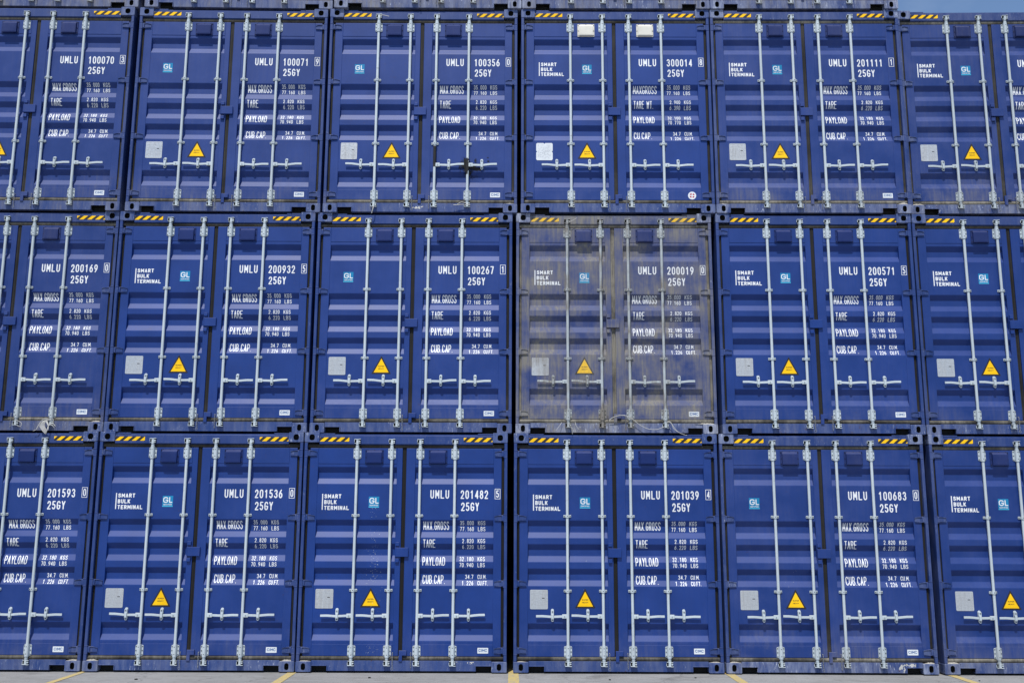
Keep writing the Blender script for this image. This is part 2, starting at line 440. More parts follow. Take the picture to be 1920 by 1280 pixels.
def make_master():
    root = empty('shipping_container')
    # body: corrugated sides, roof, floor, far end
    b = MB()
    for s in (-1, 1):
        X = s * 1.212; n = 22; L0, L1 = 0.17, 5.9; pts = []
        p = (L1 - L0) / n
        for i in range(n):
            y = L0 + i * p
            pts += [(y, 0), (y + p * .30, 0), (y + p * .5, .036), (y + p * .80, .036)]
        pts.append((L1, 0))
        vs = [(X - s * d, y, z) for y, d in pts for z in (0.13, H - 0.07)]
        b.add(vs, [(2 * i, 2 * i + 1, 2 * i + 3, 2 * i + 2) for i in range(len(pts) - 1)], PAINT)
        b.box(X - s * .06, X + s * .004, .16, 5.9, .02, .128, FRAME)
        b.box(X - s * .06, X + s * .004, .16, 5.9, H - .068, H - .012, FRAME)
    # roof and far end
    n = 20; pts = []
    for i in range(n):
        y = .2 + i * .285; pts += [(y, 0), (y + .09, 0), (y + .14, .02), (y + .23, .02)]
    pts.append((5.9, 0))
    vs = [(x, y, H - .022 - d) for y, d in pts for x in (-1.15, 1.15)]
    b.add(vs, [(2 * i, 2 * i + 1, 2 * i + 3, 2 * i + 2) for i in range(len(pts) - 1)], PAINT)
    b.box(-1.15, 1.15, .10, 5.95, .05, .11, SHADEBLACK)
    b.box(-1.2, 1.2, 5.9, 6.0, .03, H - .02, PAINT)
    for sx in (-1, 1):
        for z0, z1 in ((0, .118), (H - .118, H)):
            b.box(sx * 1.041, sx * 1.219, 5.88, 6.058, z0, z1, CAST, .008)
        b.box(sx * 1.06, sx * 1.21, 5.89, 6.03, .118, H - .118, FRAME)
    b.build('body', root)
    # corner castings with their oval holes
    for sx in (-1, 1):
        for top in (0, 1):
            c = MB(); z0 = H - .118 if top else 0.0
            xa, xb = sx * 1.041, sx * 1.219
            xa, xb = min(xa, xb), max(xa, xb)
            out = rrect(xa, xb, z0, z0 + .118, .012, 4)
            hx, hz = (xa + xb) / 2 + sx * .0, z0 + (.059 if not top else .060)
            hw, hh = (.0255, .0395) if not top else (.033, .036)
            inn = rrect(hx - hw, hx + hw, hz - hh, hz + hh, .0245 if not top else .027, 4)
            c.hull_plate(out, inn, 0.004, .178, CAST, SHADEBLACK, .05)
            # bevelled rim
            o2 = rrect(xa + .004, xb - .004, z0 + .004, z0 + .114, .010, 4); nn = len(out)
            vs = [(x, .004, z) for x, z in out] + [(x, 0.0, z) for x, z in o2] + [(x, 0.0, z) for x, z in inn] + [(x, .004, z) for x, z in inn]
            fs = [(i, (i + 1) % nn, nn + (i + 1) % nn, nn + i) for i in range(nn)]
            fs += [(nn + i, nn + (i + 1) % nn, 2 * nn + (i + 1) % nn, 2 * nn + i) for i in range(nn)]
            fs += [(2 * nn + i, 2 * nn + (i + 1) % nn, 3 * nn + (i + 1) % nn, 3 * nn + i) for i in range(nn)]
            c.add(vs, fs, CAST)
            c.box(xa + .01, xb - .01, .16, .177, z0 + .01, z0 + .108, SHADEBLACK)
            c.build('corner_casting', root)
    # corner posts
    for sx in (-1, 1):
        c = MB()
        c.prism_y([(sx * 1.180, .118), (sx * 1.2165, .118), (sx * 1.2165, H - .118), (sx * 1.180, H - .118)], .004, .165, FRAME, .006)
        c.box(sx * 1.10, sx * 1.1799, .085, .165, .118, H - .118, SHADEBLACK)
        for z in (2.51, 1.752, .997, .241):      # hinge lugs welded on the post
            for dz in (-.046, .037):
                c.box(sx * 1.172, sx * 1.212, .001, .03, z + dz, z + dz + .008, FRAME, .002)
        c.build('corner_post', root)
    # header
    h = MB()
    zt = H - .030
    h.prism_x([(.012, 2.622), (.012, zt - .006), (.014, zt - .003), (.030, zt - .002), (.030, zt + .012), (.14, zt + .012), (.14, 2.58), (.05, 2.60)], -1.0405, 1.0405, FRAME)
    for sx in (-1, 1):
        h.box(sx * .86, sx * 1.0405, .024, .06, zt + .004, H - .008, FRAME, .002)
    h.build('header_beam', root)
    # sill with two forklift notches
    s = MB()
    pts = [(-1.0405, .127), (-1.0405, .070), (-.862, .070), (-.862, .012), (.862, .012), (.862, .070), (1.0405, .070), (1.0405, .127)]
    s.prism_y(list(reversed(pts)), .018, .026, SILLM, .0015)
    s.box(-1.0405, 1.0405, .026, .13, .118, .1268, SILLM)
    s.box(-.862, .862, .026, .10, .012, .020, SILLM)
    for sx in (-1, 1):
        s.box(sx * .858, sx * 1.0405, .008, .0178, .068, .077, SILLM, .002)      # rim round the notch
        s.box(sx * .850, sx * .8585, .008, .0178, .012, .0677, SILLM, .002)
        s.box(sx * .86, sx * 1.03, .09, .10, .0, .07, SHADEBLACK)
        s.box(sx * .848, sx * .856, .023, .09, .021, .07, SHADEBLACK)
    s.build('sill_beam', root)
    # rubber seal round and between the doors
    g = MB()
    def hstrip(x0, x1, zc, r, yc):
        pts = [(yc - r * math.cos(R(a)), zc + r * .96 * math.sin(R(a))) for a in (-90, -60, -30, 0, 30, 60, 90)] + [(.09, zc + r * .96), (.09, zc - r * .96)]
        g.prism_x(pts, x0, x1, SEAL)
    hstrip(-1.178, 1.178, 2.598, .0255, .050)
    hstrip(-1.178, 1.178, .151, .0255, .050)
    g.build('door_seal', root)
    g = MB()
    for xa, xb in ((1.1475, 1.1795), (-1.1795, -1.1495), (-.0405, .0065)):
        g.box(xa, xb, .046, .088, .176, 2.574, SEAL, .004)
        g.box((xa + xb) / 2 - .003, (xa + xb) / 2 + .004, .041, .05, .178, 2.572, SEAL)
    g.build('side_seal', root)
    # hazard tape
    for ph, (xa, xb) in ((0, (-1.037, -.684)), (1, (.691, 1.037))):
        t = MB(); z0, z1 = 2.650, 2.699
        t.box(xa, xb, .0105, .0118, z0, z1, BLACKT)
        per = .0985; w = .051; sl = .056; x = xa - .1 + (.03 if ph else .0)
        while x < xb:
            # clip the slanted stripe to the tape
            poly = [(x, z0), (x + w, z0), (x + w + sl, z1), (x + sl, z1)]
            for lim, sgn in ((xa, 1), (xb, -1)):
                out = []
                for i in range(len(poly)):
                    P, Q = poly[i], poly[(i + 1) % len(poly)]
                    ip, iq = sgn * (P[0] - lim) >= 0, sgn * (Q[0] - lim) >= 0
                    if ip: out.append(P)
                    if ip != iq:
                        k = (lim - P[0]) / (Q[0] - P[0]); out.append((lim, P[1] + k * (Q[1] - P[1])))
                poly = out
                if not poly: break
            if len(poly) > 2: poly_flat(t, poly, .0098, YELLOW)
            x += per
        t.build('hazard_tape', root)
    # doors
    doors = []
    for side in (-1, 1):
        d = MB()
        if side < 0: x0, x1, p0, p1 = -1.1495, -.0405, -1.050, -.107
        else: x0, x1, p0, p1 = .0065, 1.1475, .114, 1.053
        z0, z1, q0, q1 = .1765, 2.5735, .307, 2.387
        d.box(x0, p0, YF, .086, z0, z1, PAINT, .004)
        d.box(p1, x1, YF, .086, z0, z1, PAINT, .004)
        d.box(p0 + .0003, p1 - .0003, YF + .0002, .086, q1, z1 - .0003, PAINT, .002)
        d.box(p0 + .0003, p1 - .0003, YF + .0002, .086, z0 + .0003, q0, PAINT, .002)
        prof = [(YP, q1 + .002)]
        for r in RECS: prof += [(YP, r[0]), (YP + DEP, r[1]), (YP + DEP, r[2]), (YP, r[3])]
        prof.append((YP, q0 - .002))
        vs = [(x, y, z) for y, z in prof for x in (p0 - .002, p1 + .002)]
        # soften every bend with a narrow facet
        bm = bmesh.new(); bv = [bm.verts.new(v) for v in vs]
        for i in range(len(prof) - 1): bm.faces.new((bv[2 * i], bv[2 * i + 2], bv[2 * i + 3], bv[2 * i + 1]))
        bm.edges.ensure_lookup_table()
        es = [e for e in bm.edges if len(e.link_faces) == 2]
        bmesh.ops.bevel(bm, geom=es, offset=.005, segments=2, profile=.5, affect='EDGES')
        d.frombm(bm, PAINT)
        do = d.build('door', root); doors.append(do)
        # hinges
        xi = x1 if side > 0 else x0
        for z in (2.51, 1.752, .997, .241):
            hm = MB(); s = side
            xe, xt = xi + s * .022, xi - s * .082
            L = []
            for i in range(9):
                k = i / 8; x = xe + (xt - xe) * k
                L.append((x, .036 - .016 * k ** 2.2))
            pts = [(x, z - hh) for x, hh in L] + [(x, z + hh) for x, hh in reversed(L)]
            if s > 0: pts = pts[::-1]
            hm.prism_y(pts, .025, YF - .0005, HINGEM, .003)
            for sg in (-1, 1):                     # raised rims along both edges, meeting towards the tip
                up_ = [(x, z + sg * hh * .985) for x, hh in L]; dn = [(x, z + sg * (hh - .013 + .002 * i)) for i, (x, hh) in enumerate(L)]
                q = dn + up_[::-1]
                hm.prism_y(q if (s * sg) < 0 else q[::-1], .0175, .0252, HINGEM, .003)
            hm.cyl((xi + s * .032, .014, z - .034), (xi + s * .032, .014, z + .034), .010, HINGEM, 12)
            hm.box(xi + s * .004, xi + s * .030, .013, .026, z - .030, z + .030, HINGEM, .003)
            hm.build('hinge', do)
    dl, dr = doors
    # locking bars
    for i, xr in enumerate((-.583, -.169, .172, .590)):
        s = -1 if i < 2 else 1; yr = .010; par = root
        r = MB(); r.cyl((xr, yr, .085), (xr, yr, 2.66), .0165, STEEL, 18)
        lb = r.build('locking_bar', root)
        for zc, hh in ((2.508, .061), (1.777, .015), (.916, .015), (.232, .061)):
            g = MB(); big = hh > .03
            g.prism_y(rrect(xr - .046, xr + .046, zc - hh, zc + hh, .012 if big else .005, 3), .0255, YF - .0005, STEEL, .0015)
            # sleeve wrapping the bar
            n = 10; sh = hh + (.008 if big else .001); rr = .0235
            sec = [(xr + rr * math.cos(R(180 + 180 * k / n)), yr + rr * math.sin(R(180 + 180 * k / n))) for k in range(n + 1)]
            sec = [(xr - rr, .026)] + sec + [(xr + rr, .026)]
            vs = [(x, y, z) for z in (zc - sh, zc + sh) for x, y in sec]; m_ = len(sec)
            g.add(vs, [(k, k + 1, m_ + k + 1, m_ + k) for k in range(m_ - 1)], STEEL, True)
            g.add(vs, [tuple(range(m_)), tuple(reversed(range(m_, 2 * m_)))], STEEL)
            bolts = [(-.036, -.046), (.036, -.046), (-.036, 0), (.036, 0), (-.036, .046), (.036, .046)] if big else [(-.036, 0), (.036, 0)]
            for bx, bz in bolts:
                g.cyl((xr + bx, .0265, zc + bz), (xr + bx, .0205, zc + bz), .0062, BOLT, 8, cap=True)
            for bz in ((-.040, .040) if big else (0,)):
                g.cyl((xr, -.0125, zc + bz), (xr, -.0142, zc + bz), .0050, SHADEBLACK, 8)
            g.build('guide_bracket', lb)
        # cams and their keepers
        for top in (1, 0):
            c = MB(); f = 1 if top else -1
            zb = 2.592 if top else .158     # inner side, cam grows by f
            Z = lambda a: zb + f * a
            def bx(x0, x1, y0, y1, a, b_, m=STEEL, bev=.002):
                c.box(xr + x0, xr + x1, y0, y1, min(Z(a), Z(b_)), max(Z(a), Z(b_)), m, bev)
            c.cyl((xr, yr, Z(-.012)), (xr, yr, Z(.004)), .0205, STEEL, 14)
            c.cyl((xr, yr, Z(.020)), (xr, yr, Z(.030)), .0225, STEEL, 14, r2=.019)
            bx(-.012, .014, -.012, .010, .030, .082)
            bx(-.036, .012, -.016, .010, .080, .087)           # outer claw, slightly skewed in two pieces
            bx(.010, .040, -.016, .010, .0825, .0895)
            bx(.012, .037, -.018, .004, .036, .043)            # inner claws
            bx(-.035, -.013, -.010, .004, .033, .039)
            bx(-.040, -.034, -.002, .0115, .052, .080)          # keeper lug
            c.cyl((xr + .026, -.014, Z(.060)), (xr + .026, .010, Z(.060)), .0095, STEEL, 10)
            bx(-.035, .036, .0105, .0117, .030, .080, SHADEBLACK, 0)  # flat dark sheet painting the shade behind the cam
            c.build('cam', lb)
        # handle
        hd = MB(); zc = .629
        hd.box(xr + s * .008, xr + s * .068, -.001, .022, zc - .024, zc + .024, STEEL, .005)
        hd.cyl((xr + s * .040, -.0005, zc), (xr + s * .040, -.005, zc), .010, STEEL, 10)
        hd.cyl((xr + s * .040, -.0048, zc), (xr + s * .040, -.0062, zc), .004, SHADEBLACK, 8)
        prof = [(.060, .010, 0), (.160, .015, -.003), (.20, .014, -.003), (.26, .010, .003), (.30, .008, .006), (.372, .008, .006)]
        vs = []; fs = []
        for dx, y, dz in prof:
            for yy, zz in ((-.005, -.013), (-.005, .013), (.005, .013), (.005, -.013)):
                vs.append((xr + s * dx, y + yy, zc + dz + zz))
        for k in range(len(prof) - 1):
            for q in range(4):
                fs.append((4 * k + q, 4 * k + (q + 1) % 4, 4 * k + 4 + (q + 1) % 4, 4 * k + 4 + q))
        fs += [(0, 1, 2, 3), tuple(range(4 * len(prof) - 4, 4 * len(prof)))]
        bm = bmesh.new(); bv = [bm.verts.new(v) for v in vs]
        for f in fs: bm.faces.new([bv[q] for q in f])
        bmesh.ops.recalc_face_normals(bm, faces=bm.faces[:])
        bmesh.ops.bevel(bm, geom=bm.edges[:], offset=.002, segments=1, affect='EDGES')
        hd.frombm(bm, STEEL)
        hd.build('handle', lb)
        k = MB(); xk = xr + s * .180
        k.prism_y(rrect(xk - .018, xk + .018, zc - .052, zc + .084, .0175, 5), .0245, YF - .0005, STEEL, .002)
        k.prism_y(rrect(xk - .016, xk + .016, zc + .016, zc + .072, .012, 4), .004, .0245, STEEL, .003)
        k.box(xk - .015, xk + .015, -.002, .010, zc + .014, zc + .026, STEEL, .003)
        k.box(xk - .013, xk + .013, -.0015, .0035, zc - .026, zc + .016, STEEL, .002)
        k.box(xk - .015, xk + .015, .001, .0245, zc - .034, zc - .020, STEEL, .003)
        k.torus((xk, .014, zc - .045), 'y', .013, .003, STEEL, 12, 5)
        k.cyl((xk, .004, zc + .052), (xk, -.002, zc + .052), .007, BOLT, 8)
        k.cyl((xk, .0245, zc - .040), (xk, .018, zc - .040), .006, BOLT, 8)
        k.build('handle_catch', lb)
    # chains
    for xc, n, ring in ((-.104, 9, 1), (.108, 10, 0)):
        c = MB(); z = .212
        c.cyl((xc, .034, z + .004), (xc, .004, z + .004), .004, CHAINM, 8)
        for i in range(n):
            y_ = .002
            c.torus((xc + .0015 * math.sin(i * 1.7), y_, z - .008 - i * .0172), 'y' if i % 2 == 0 else 'x', .0062, .0014, CHAINM, 10, 5, 1.75)
        if ring: c.torus((xc, -.002, z - .008 - n * .0172 - .012), 'y', .0125, .0019, CHAINM, 16, 5)
        c.build('chain', root)
    # interlock plates between the doors
    p = MB()
    p.prism_y(rrect(-.104, .052, 1.300, 1.405, .004, 2), .006, YF - .001, PAINT, .003)
    p.box(-.101, -.056, .010, YF - .001, 1.425, 1.470, PAINT, .003)
    p.box(-.101, -.056, .010, YF - .001, 1.236, 1.280, PAINT, .003)
    p.box(-.098, -.090, .004, .010, 1.30, 1.404, PAINT, .002)
    p.build('interlock_plate', root)
    p = MB()
    p.prism_y([(-.030, .118), (.008, .118), (.008, .186), (.056, .186), (.056, .240), (-.030, .240)], .006, .030, PAINT, .003)
    p.build('stop_plate', root)
    # vents
    for par, xv in ((dl, -.378), (dr, .385)):
        v = MB(); m = VENTB; zt, zb = 2.552, 2.388
        v.prism_y(rrect(xv - .110, xv + .110, zb - .004, zt + .004, .006, 3), .0245, YF - .0005, m, .002)
        bx0, bx1 = xv - .089, xv + .089
        v.prism_x([(.0243, zt - .004), (.002, zt - .028), (-.002, zt - .034), (-.002, zb + .008), (.002, zb + .002), (.0243, zb + .002)], bx0, bx1, m)
        for q in (-.08, 0, .08): v.cyl((xv + q, .0245, zt - .002), (xv + q, .021, zt - .002), .004, SHADEBLACK, 8)
        for q in (-.101, .101):
            for zz in (zb + .012, zb + .075, zt - .014): v.cyl((xv + q, .0245, zz), (xv + q, .0205, zz), .005, SHADEBLACK, 8)
        v.prism_y(rrect(bx0 + .012, bx1 - .012, zb + .016, zt - .052, .005, 3), -.0035, -.0022, m, .0008)
        v.build('vent_box', par)
    # data plate
    p = MB(); P0, P1, z0, z1 = -1.024, -.815, .707, .928
    p.prism_y(rrect(P0, P1, z0, z1, .012, 3), YP - .003, YP - .0005, PLATE, .0008)
    rr = random.Random(3); z = z1 - .018
    while z > z0 + .014:
        big = z > z1 - .05
        x = P0 + (.03 if big else .012)
        while x < P1 - (.04 if big else .018):
            w = rr.uniform(.006, .026)
            if rr.random() < .78: p.add([(x, YP - .0036, z), (x + w, YP - .0036, z), (x + w, YP - .0036, z + .0045), (x, YP - .0036, z + .0045)], [(0, 1, 2, 3)], INK)
            x += w + rr.uniform(.004, .012)
        z -= rr.choice((.0105, .0125, .016))
    p.box(P0 + .14, P0 + .17, YP - .0042, YP - .003, z0 + .122, z0 + .130, BLACKT)
    for q in ((P0 + .012, z1 - .012), (P1 - .012, z1 - .012), (P0 + .012, z0 + .012), (P1 - .012, z0 + .012)):
        p.cyl((q[0], YP - .003, q[1]), (q[0], YP - .0055, q[1]), .004, STEEL, 8)
    p.build('data_plate', dl)
    # warning triangle
    w = MB(); cx = -.3785; a = Vector((cx, .945)); bl = Vector((-.499, .721)); br_ = Vector((-.258, .721)); ctr = (a + bl + br_) / 3
    def tri(k, r):
        c3 = [ctr + (q - ctr) * k for q in (bl, br_, a)]; out = []
        for i in range(3):
            P, A, B = c3[i], c3[i - 1], c3[(i + 1) % 3]
            d1, d2 = (A - P).normalized(), (B - P).normalized()
            for t in (0, .33, .66, 1):
                q = P + d1 * r * (1 - t) ** 2 + d2 * r * t ** 2
                out.append((q.x, q.y))
        return out
    poly_flat(w, tri(1.0, .012), YP - .0015, BLACKT)
    poly_flat(w, tri(.76, .004), YP - .0022, YELLOW)
    sdf_mesh(w, strokes('SUPER', cx - .036, cx + .036, .808, .822, .0028, .22), .0030, BLACKT, flat(YP), .0011, .0028)
    sdf_mesh(w, strokes('HEAVY', cx - .036, cx + .036, .778, .792, .0028, .22), .0030, BLACKT, flat(YP), .0011, .0028)
    w.build('warning_sign', dl)
    return root, dl, dr

# ---- lettering meshes
def gl_sticker(cx):
    g = MB(); z0, z1 = 1.870, 1.999; h = .062
    poly_flat(g, [(cx - h, z0), (cx + h, z0), (cx + h, z1), (cx - h, z1)], YP - .0012, TEAL)
    poly_flat(g, [(cx - h, z0), (cx + h, z0), (cx + h, z0 + .010), (cx - h, z0 + .010)], YP - .0018, CYAN)
    sdf_mesh(g, strokes('G', cx - .054, cx + .006, 1.917, 1.985, .0115), .0115, DECALW, flat(YP), .0035, .0024)
    sdf_mesh(g, strokes('L', cx + .016, cx + .056, 1.917, 1.985, .0115), .0115, DECALW, flat(YP), .0035, .0024)
    sdf_mesh(g, strokes('CERTIFIED', cx - .050, cx + .050, 1.889, 1.904, .0026, .2), .0030, DECALW, flat(YP), .0012, .0024)
    return g.mesh('certificate_sticker')

def company_lettering():
    g = MB(); t = .0108
    poly_flat(g, [(-.989, 1.842), (-.977, 1.842), (-.977, 2.030), (-.989, 2.030)], YP - .0015, WHITE)
    for s, x1, z in (('SMART', -.760, 1.976), ('BULK', -.815, 1.908), ('TERMINAL', -.665, 1.840)):
        sdf_mesh(g, strokes(s, -.962, x1, z, z + .050, t, .20, adv={'I': .08, 'M': 1.35}), t, WHITE, flat(YP), .0042)
    return g.mesh('company_lettering')

def number_meshes(num, chk):
    out = []; g = MB(); t = .0135
    sdf_mesh(g, strokes('UMLU', .300, .524, 1.978, 2.080, t, .26), t, WHITE, door_y, .005)
    if num: sdf_mesh(g, strokes(num, .660, .988, 1.976, 2.078, t, .26, mono=True), t, WHITE, door_y, .005)
    out.append(g.mesh('container_number'))
    if num:
        g = MB()
        sdf_mesh(g, strokes(chk, 1.083, 1.118, 1.992, 2.078, .011, mono=True), .011, WHITE, door_y, .0042)
        sdf_mesh(g, [(1.070, 1.977, 1.131, 1.977), (1.131, 1.977, 1.131, 2.093), (1.131, 2.093, 1.070, 2.093), (1.070, 2.093, 1.070, 1.977)], .0055, WHITE, flat(YF), .0028)
        out.append(g.mesh('check_digit'))
    return out

def weights_meshes(alt=False):
    out = []; t = .0088
    big = [('MAXGROSS' if alt else 'MAX.GROSS', .222, .527, 1.612, 1.712), ('TARE WT.' if alt else 'TARE', .223, .478 if alt else .368, 1.406, 1.502),
           ('PAYLOAD', .220, .487, 1.200, 1.298), ('CU.CAP.' if alt else 'CUB.CAP.', .224, .455 if alt else .490, .990, 1.090)]
    for s, x0, x1, z0, z1 in big:
        g = MB(); sdf_mesh(g, strokes(s, x0, x1, z0, z1, t, .17), t, WHITE, door_y, .0042); out.append(g.mesh('weight_caption'))
    sm = [('35.000', .657, 'KGS', .957, 1.669), ('77.160', .657, 'LBS', .957, 1.600),
          ('2.900' if alt else '2.820', .686, 'KGS', .957, 1.461), ('6.390' if alt else '6.220', .686, 'LBS', .957, 1.392),
          ('32.100' if alt else '32.180', .657, 'KGS', .955, 1.252), ('70.770' if alt else '70.940', .657, 'LBS', .955, 1.184),
          ('34.7', .724, 'CU.M.', .975, 1.047), ('1.226', .686, 'CU.FT.', .992, .976)]
    for a, x0, b_, x1, z in sm:
        g = MB()
        sdf_mesh(g, strokes(a, x0, .820, z, z + .049, .0056, .25, mono=(len(a) > 4)), .0062, WHITE, door_y, .0028)
        sdf_mesh(g, strokes(b_, .870, x1, z, z + .049, .0056, .25 if len(b_) < 4 else .14), .0062, WHITE, door_y, .0028)
        out.append(g.mesh('weight_figures'))
    return out

def maker_sticker():
    g = MB()
    g.prism_y(rrect(.878, 1.003, .209, .272, .004, 2), YF - .0014, YF - .0003, DECALW)
    sdf_mesh(g, strokes('CIMC', .891, .990, .228, .259, .0055, .14, adv={'I': .1, 'C': 1.1, 'M': 1.2}), .0058, LOGOB, flat(YF), .002, .0020)
    return g.mesh('maker_sticker')

def round_sticker():
    g = MB(); cx, cz = .936, .237
    pts = [(cx + .051 * math.cos(R(a)), cz + .051 * math.sin(R(a))) for a in range(0, 360, 10)]
    g.prism_y(pts, YF - .0014, YF - .0003, DECALW)
    for a0 in (10, 100, 190, 280):
        p = [(cx + r * math.cos(R(a)), cz + r * math.sin(R(a))) for r, a in
             [(.032, a0 + k * 12) for k in range(6)] + [(.012, a0 + 50), (.012, a0 + 20)]]
        poly_flat(g, p, YF - .0020, RED)
    return g.mesh('round_sticker')

def blob_mesh(mb, blobs, cell, mat, yfun, off, seed=1, rough=.5, bounds=None):
    x0, x1, z0, z1 = bounds; rs = np.random.RandomState(seed)
    gx = np.arange(x0, x1, cell); gz = np.arange(z0, z1, cell)
    X, Z = np.meshgrid(gx, gz, indexing='ij'); D = np.full(X.shape, 1.0)
    N = np.zeros(X.shape)
    for k in range(26):
        a = rs.uniform(0, 6.28); f = rs.uniform(40, 420); N += np.sin(X * f * math.cos(a) + Z * f * math.sin(a) + rs.uniform(0, 6.28)) / (1 + f / 120)
    for bx, bz, rx, rz in blobs:
        D = np.minimum(D, (np.hypot((X - bx) / rx, (Z - bz) / rz) - 1) * min(rx, rz))
    D = D + N * rough * .004
    D[0, :] = D[-1, :] = 1; D[:, 0] = D[:, -1] = 1
    contour(mb, D, gx, gz, mat, yfun, off)

# ------------------------------------------------------------------ copies
def kids(o): return [c for c in bpy.data.objects if c.parent == o]
KID = {}
def index_tree(o):
    KID[o.name] = kids(o)
    for c in KID[o.name]: index_tree(c)
def copy_tree(o, parent=None, mp=None):
    c = o.copy(); col.objects.link(c); c.parent = parent; mp[o.name] = c
    for ch in KID[o.name]: copy_tree(ch, c, mp)
    return c

root, DL, DR = make_master()
index_tree(root)
def size_code():
    g = MB(); sdf_mesh(g, strokes('25GY', .667, .881, 1.834, 1.934, .0135, .24), .0135, WHITE, door_y, .005); return g.mesh('size_code')
M_SZ = size_code()
M_GL_NEAR, M_GL_FAR = gl_sticker(-.370), gl_sticker(-.818)
M_CO, M_W, M_WA, M_MK, M_RD = company_lettering(), weights_meshes(), weights_meshes(True), maker_sticker(), round_sticker()

POS = {'A1':(-6.278,-0.028,0.57), 'A2':(-3.776,0.007,0.71), 'A3':(-1.306,0.013,0.06), 'A4':(1.177,0.000,-0.13), 'A5':(3.627,-0.015,-0.40), 'A6':(6.058,-0.013,-1.01),
       'B1':(-6.282,-0.000,0.92), 'B2':(-3.833,0.019,0.31), 'B3':(-1.363,0.034,-0.22), 'B4':(1.120,0.028,-0.25), 'B5':(3.611,0.004,-0.30), 'B6':(6.063,-0.002,-0.54),
       'C1':(-6.324,0.001,0.07), 'C2':(-3.861,0.010,0.36), 'C3':(-1.411,0.019,-0.07), 'C4':(1.101,0.023,0.15), 'C5':(3.562,0.006,-0.67), 'C6':(6.072,0.001,-0.05),
       'T1':(-6.240,-0.027,0.50), 'T2':(-3.718,-0.004,0.99), 'T3':(-1.256,-0.019,0.18), 'T4':(1.190,-0.021,-0.17), 'T5':(3.632,-0.036,-0.39)}
NUM = {'A1': '1000703', 'A2': '1000719', 'A3': '1003560', 'A4': '3000148', 'A5': '2011111', 'B1': '2001690', 'B2': '2009325', 'B3': '1002671',
       'B4': '2000190', 'B5': '2005715', 'C1': '2015930', 'C2': '2015360', 'C3': '2014825', 'C4': '2010394', 'C5': '1006830'}
PLAIN = {'A1', 'A2', 'A3', 'B3', 'C5'}            # no company lettering, certificate on the left
ROWZ = {'C': 0, 'B': 1, 'A': 2, 'T': 3}
#        dust, scuff, tone (outer columns darker: lens vignetting put into the paint colour)
LOOK = {'B4': (.68, .9, .9), 'B1': (.05, .6, .92), 'T1': (.16, .8, .95), 'T2': (.10, .9, 1), 'T3': (.16, 1.2, 1), 'T4': (.14, 1.1, 1), 'T5': (.14, 1.4, 1),
        'A1': (.04, .5, .95), 'A2': (.02, .5, .98), 'A3': (.01, .5, 1.03), 'A4': (.01, .6, 1.03), 'A5': (.06, 1.1, 1.0), 'A6': (.075, 1.2, .9),
        'B2': (.0, .5, .98), 'B3': (.01, .6, 1.02), 'B5': (.01, .5, 1.0), 'B6': (.02, .7, .93),
        'C1': (.01, .7, .95), 'C2': (.01, .6, 1.0), 'C3': (.0, .5, 1.02), 'C4': (.0, .45, 1.0), 'C5': (.045, 1.2, .97), 'C6': (.03, 1.0, .92)}
rown = {'C': 'bottom row, standing on the concrete', 'B': 'second row up', 'A': 'third row up', 'T': 'topmost row'}
def numtxt(k): return 'UMLU %s %s' % (NUM[k][:6], NUM[k][6])
LABEL = {
 'A1': 'blue shipping container numbered UMLU 100070 3, cut by the left edge, third row up',
 'A2': 'blue shipping container numbered UMLU 100071 9 in the third row up',
 'A3': 'blue shipping container numbered UMLU 100356 0 with black soot round one handle',
 'A4': 'blue shipping container numbered UMLU 300014 8 with two white vent boxes',
 'A5': 'blue shipping container numbered UMLU 201111 1 in the third row up',
 'A6': 'blue shipping container at upper right with open sky above its roof',
 'B1': 'blue shipping container numbered UMLU 200169 0 with white straps at a locking bar foot',
 'B2': 'blue shipping container numbered UMLU 200932 5 in the second row up',
 'B3': 'blue shipping container numbered UMLU 100267 1 left of the dusty grey one',
 'B4': 'dusty, grey-weathered blue shipping container numbered UMLU 200019 0',
 'B5': 'blue shipping container numbered UMLU 200571 5 right of the dusty grey one',
 'B6': 'blue shipping container cut by the right edge, second row up, below the sky-topped one',
 'C1': 'blue shipping container numbered UMLU 201593 0, cut by the left edge on the ground',
 'C2': 'blue shipping container numbered UMLU 201536 0 on the ground',
 'C3': 'blue shipping container numbered UMLU 201482 5 with white speckles on its left door',
 'C4': 'blue shipping container numbered UMLU 201039 4 on the ground under the dusty one',
 'C5': 'blue shipping container numbered UMLU 100683 0 on the ground with chipped white paint',
 'C6': 'blue shipping container on the ground cut by the right edge',
 'T1': 'blue shipping container of the topmost row standing on UMLU 100070 3, only its sill visible',
 'T2': 'blue shipping container of the topmost row standing on UMLU 100071 9, only its sill visible',
 'T3': 'blue shipping container of the topmost row standing on UMLU 100356 0, only its sill visible',
 'T4': 'blue shipping container of the topmost row standing on UMLU 300014 8, only its sill visible',
 'T5': 'blue shipping container of the topmost row standing on UMLU 201111 1, only its sill visible'}

def linkmesh(name, me, parent):
    o = bpy.data.objects.new(name, me); col.objects.link(o); o.parent = parent; return o
CON = {}
for k in sorted(POS, key=lambda q: (ROWZ[q[0]], q[1])):
    x, y, yaw = POS[k]; mp = {}
    if not CON:
        r = root
        def walk(o):
            mp[o.name] = o
            for c in KID[o.name]: walk(c)
        walk(root)
    else:
        r = copy_tree(root, None, mp)
    r.location = (x, y, ROWZ[k[0]] * H); r.rotation_euler = (0, 0, R(yaw))
    CON[k] = (r, mp)
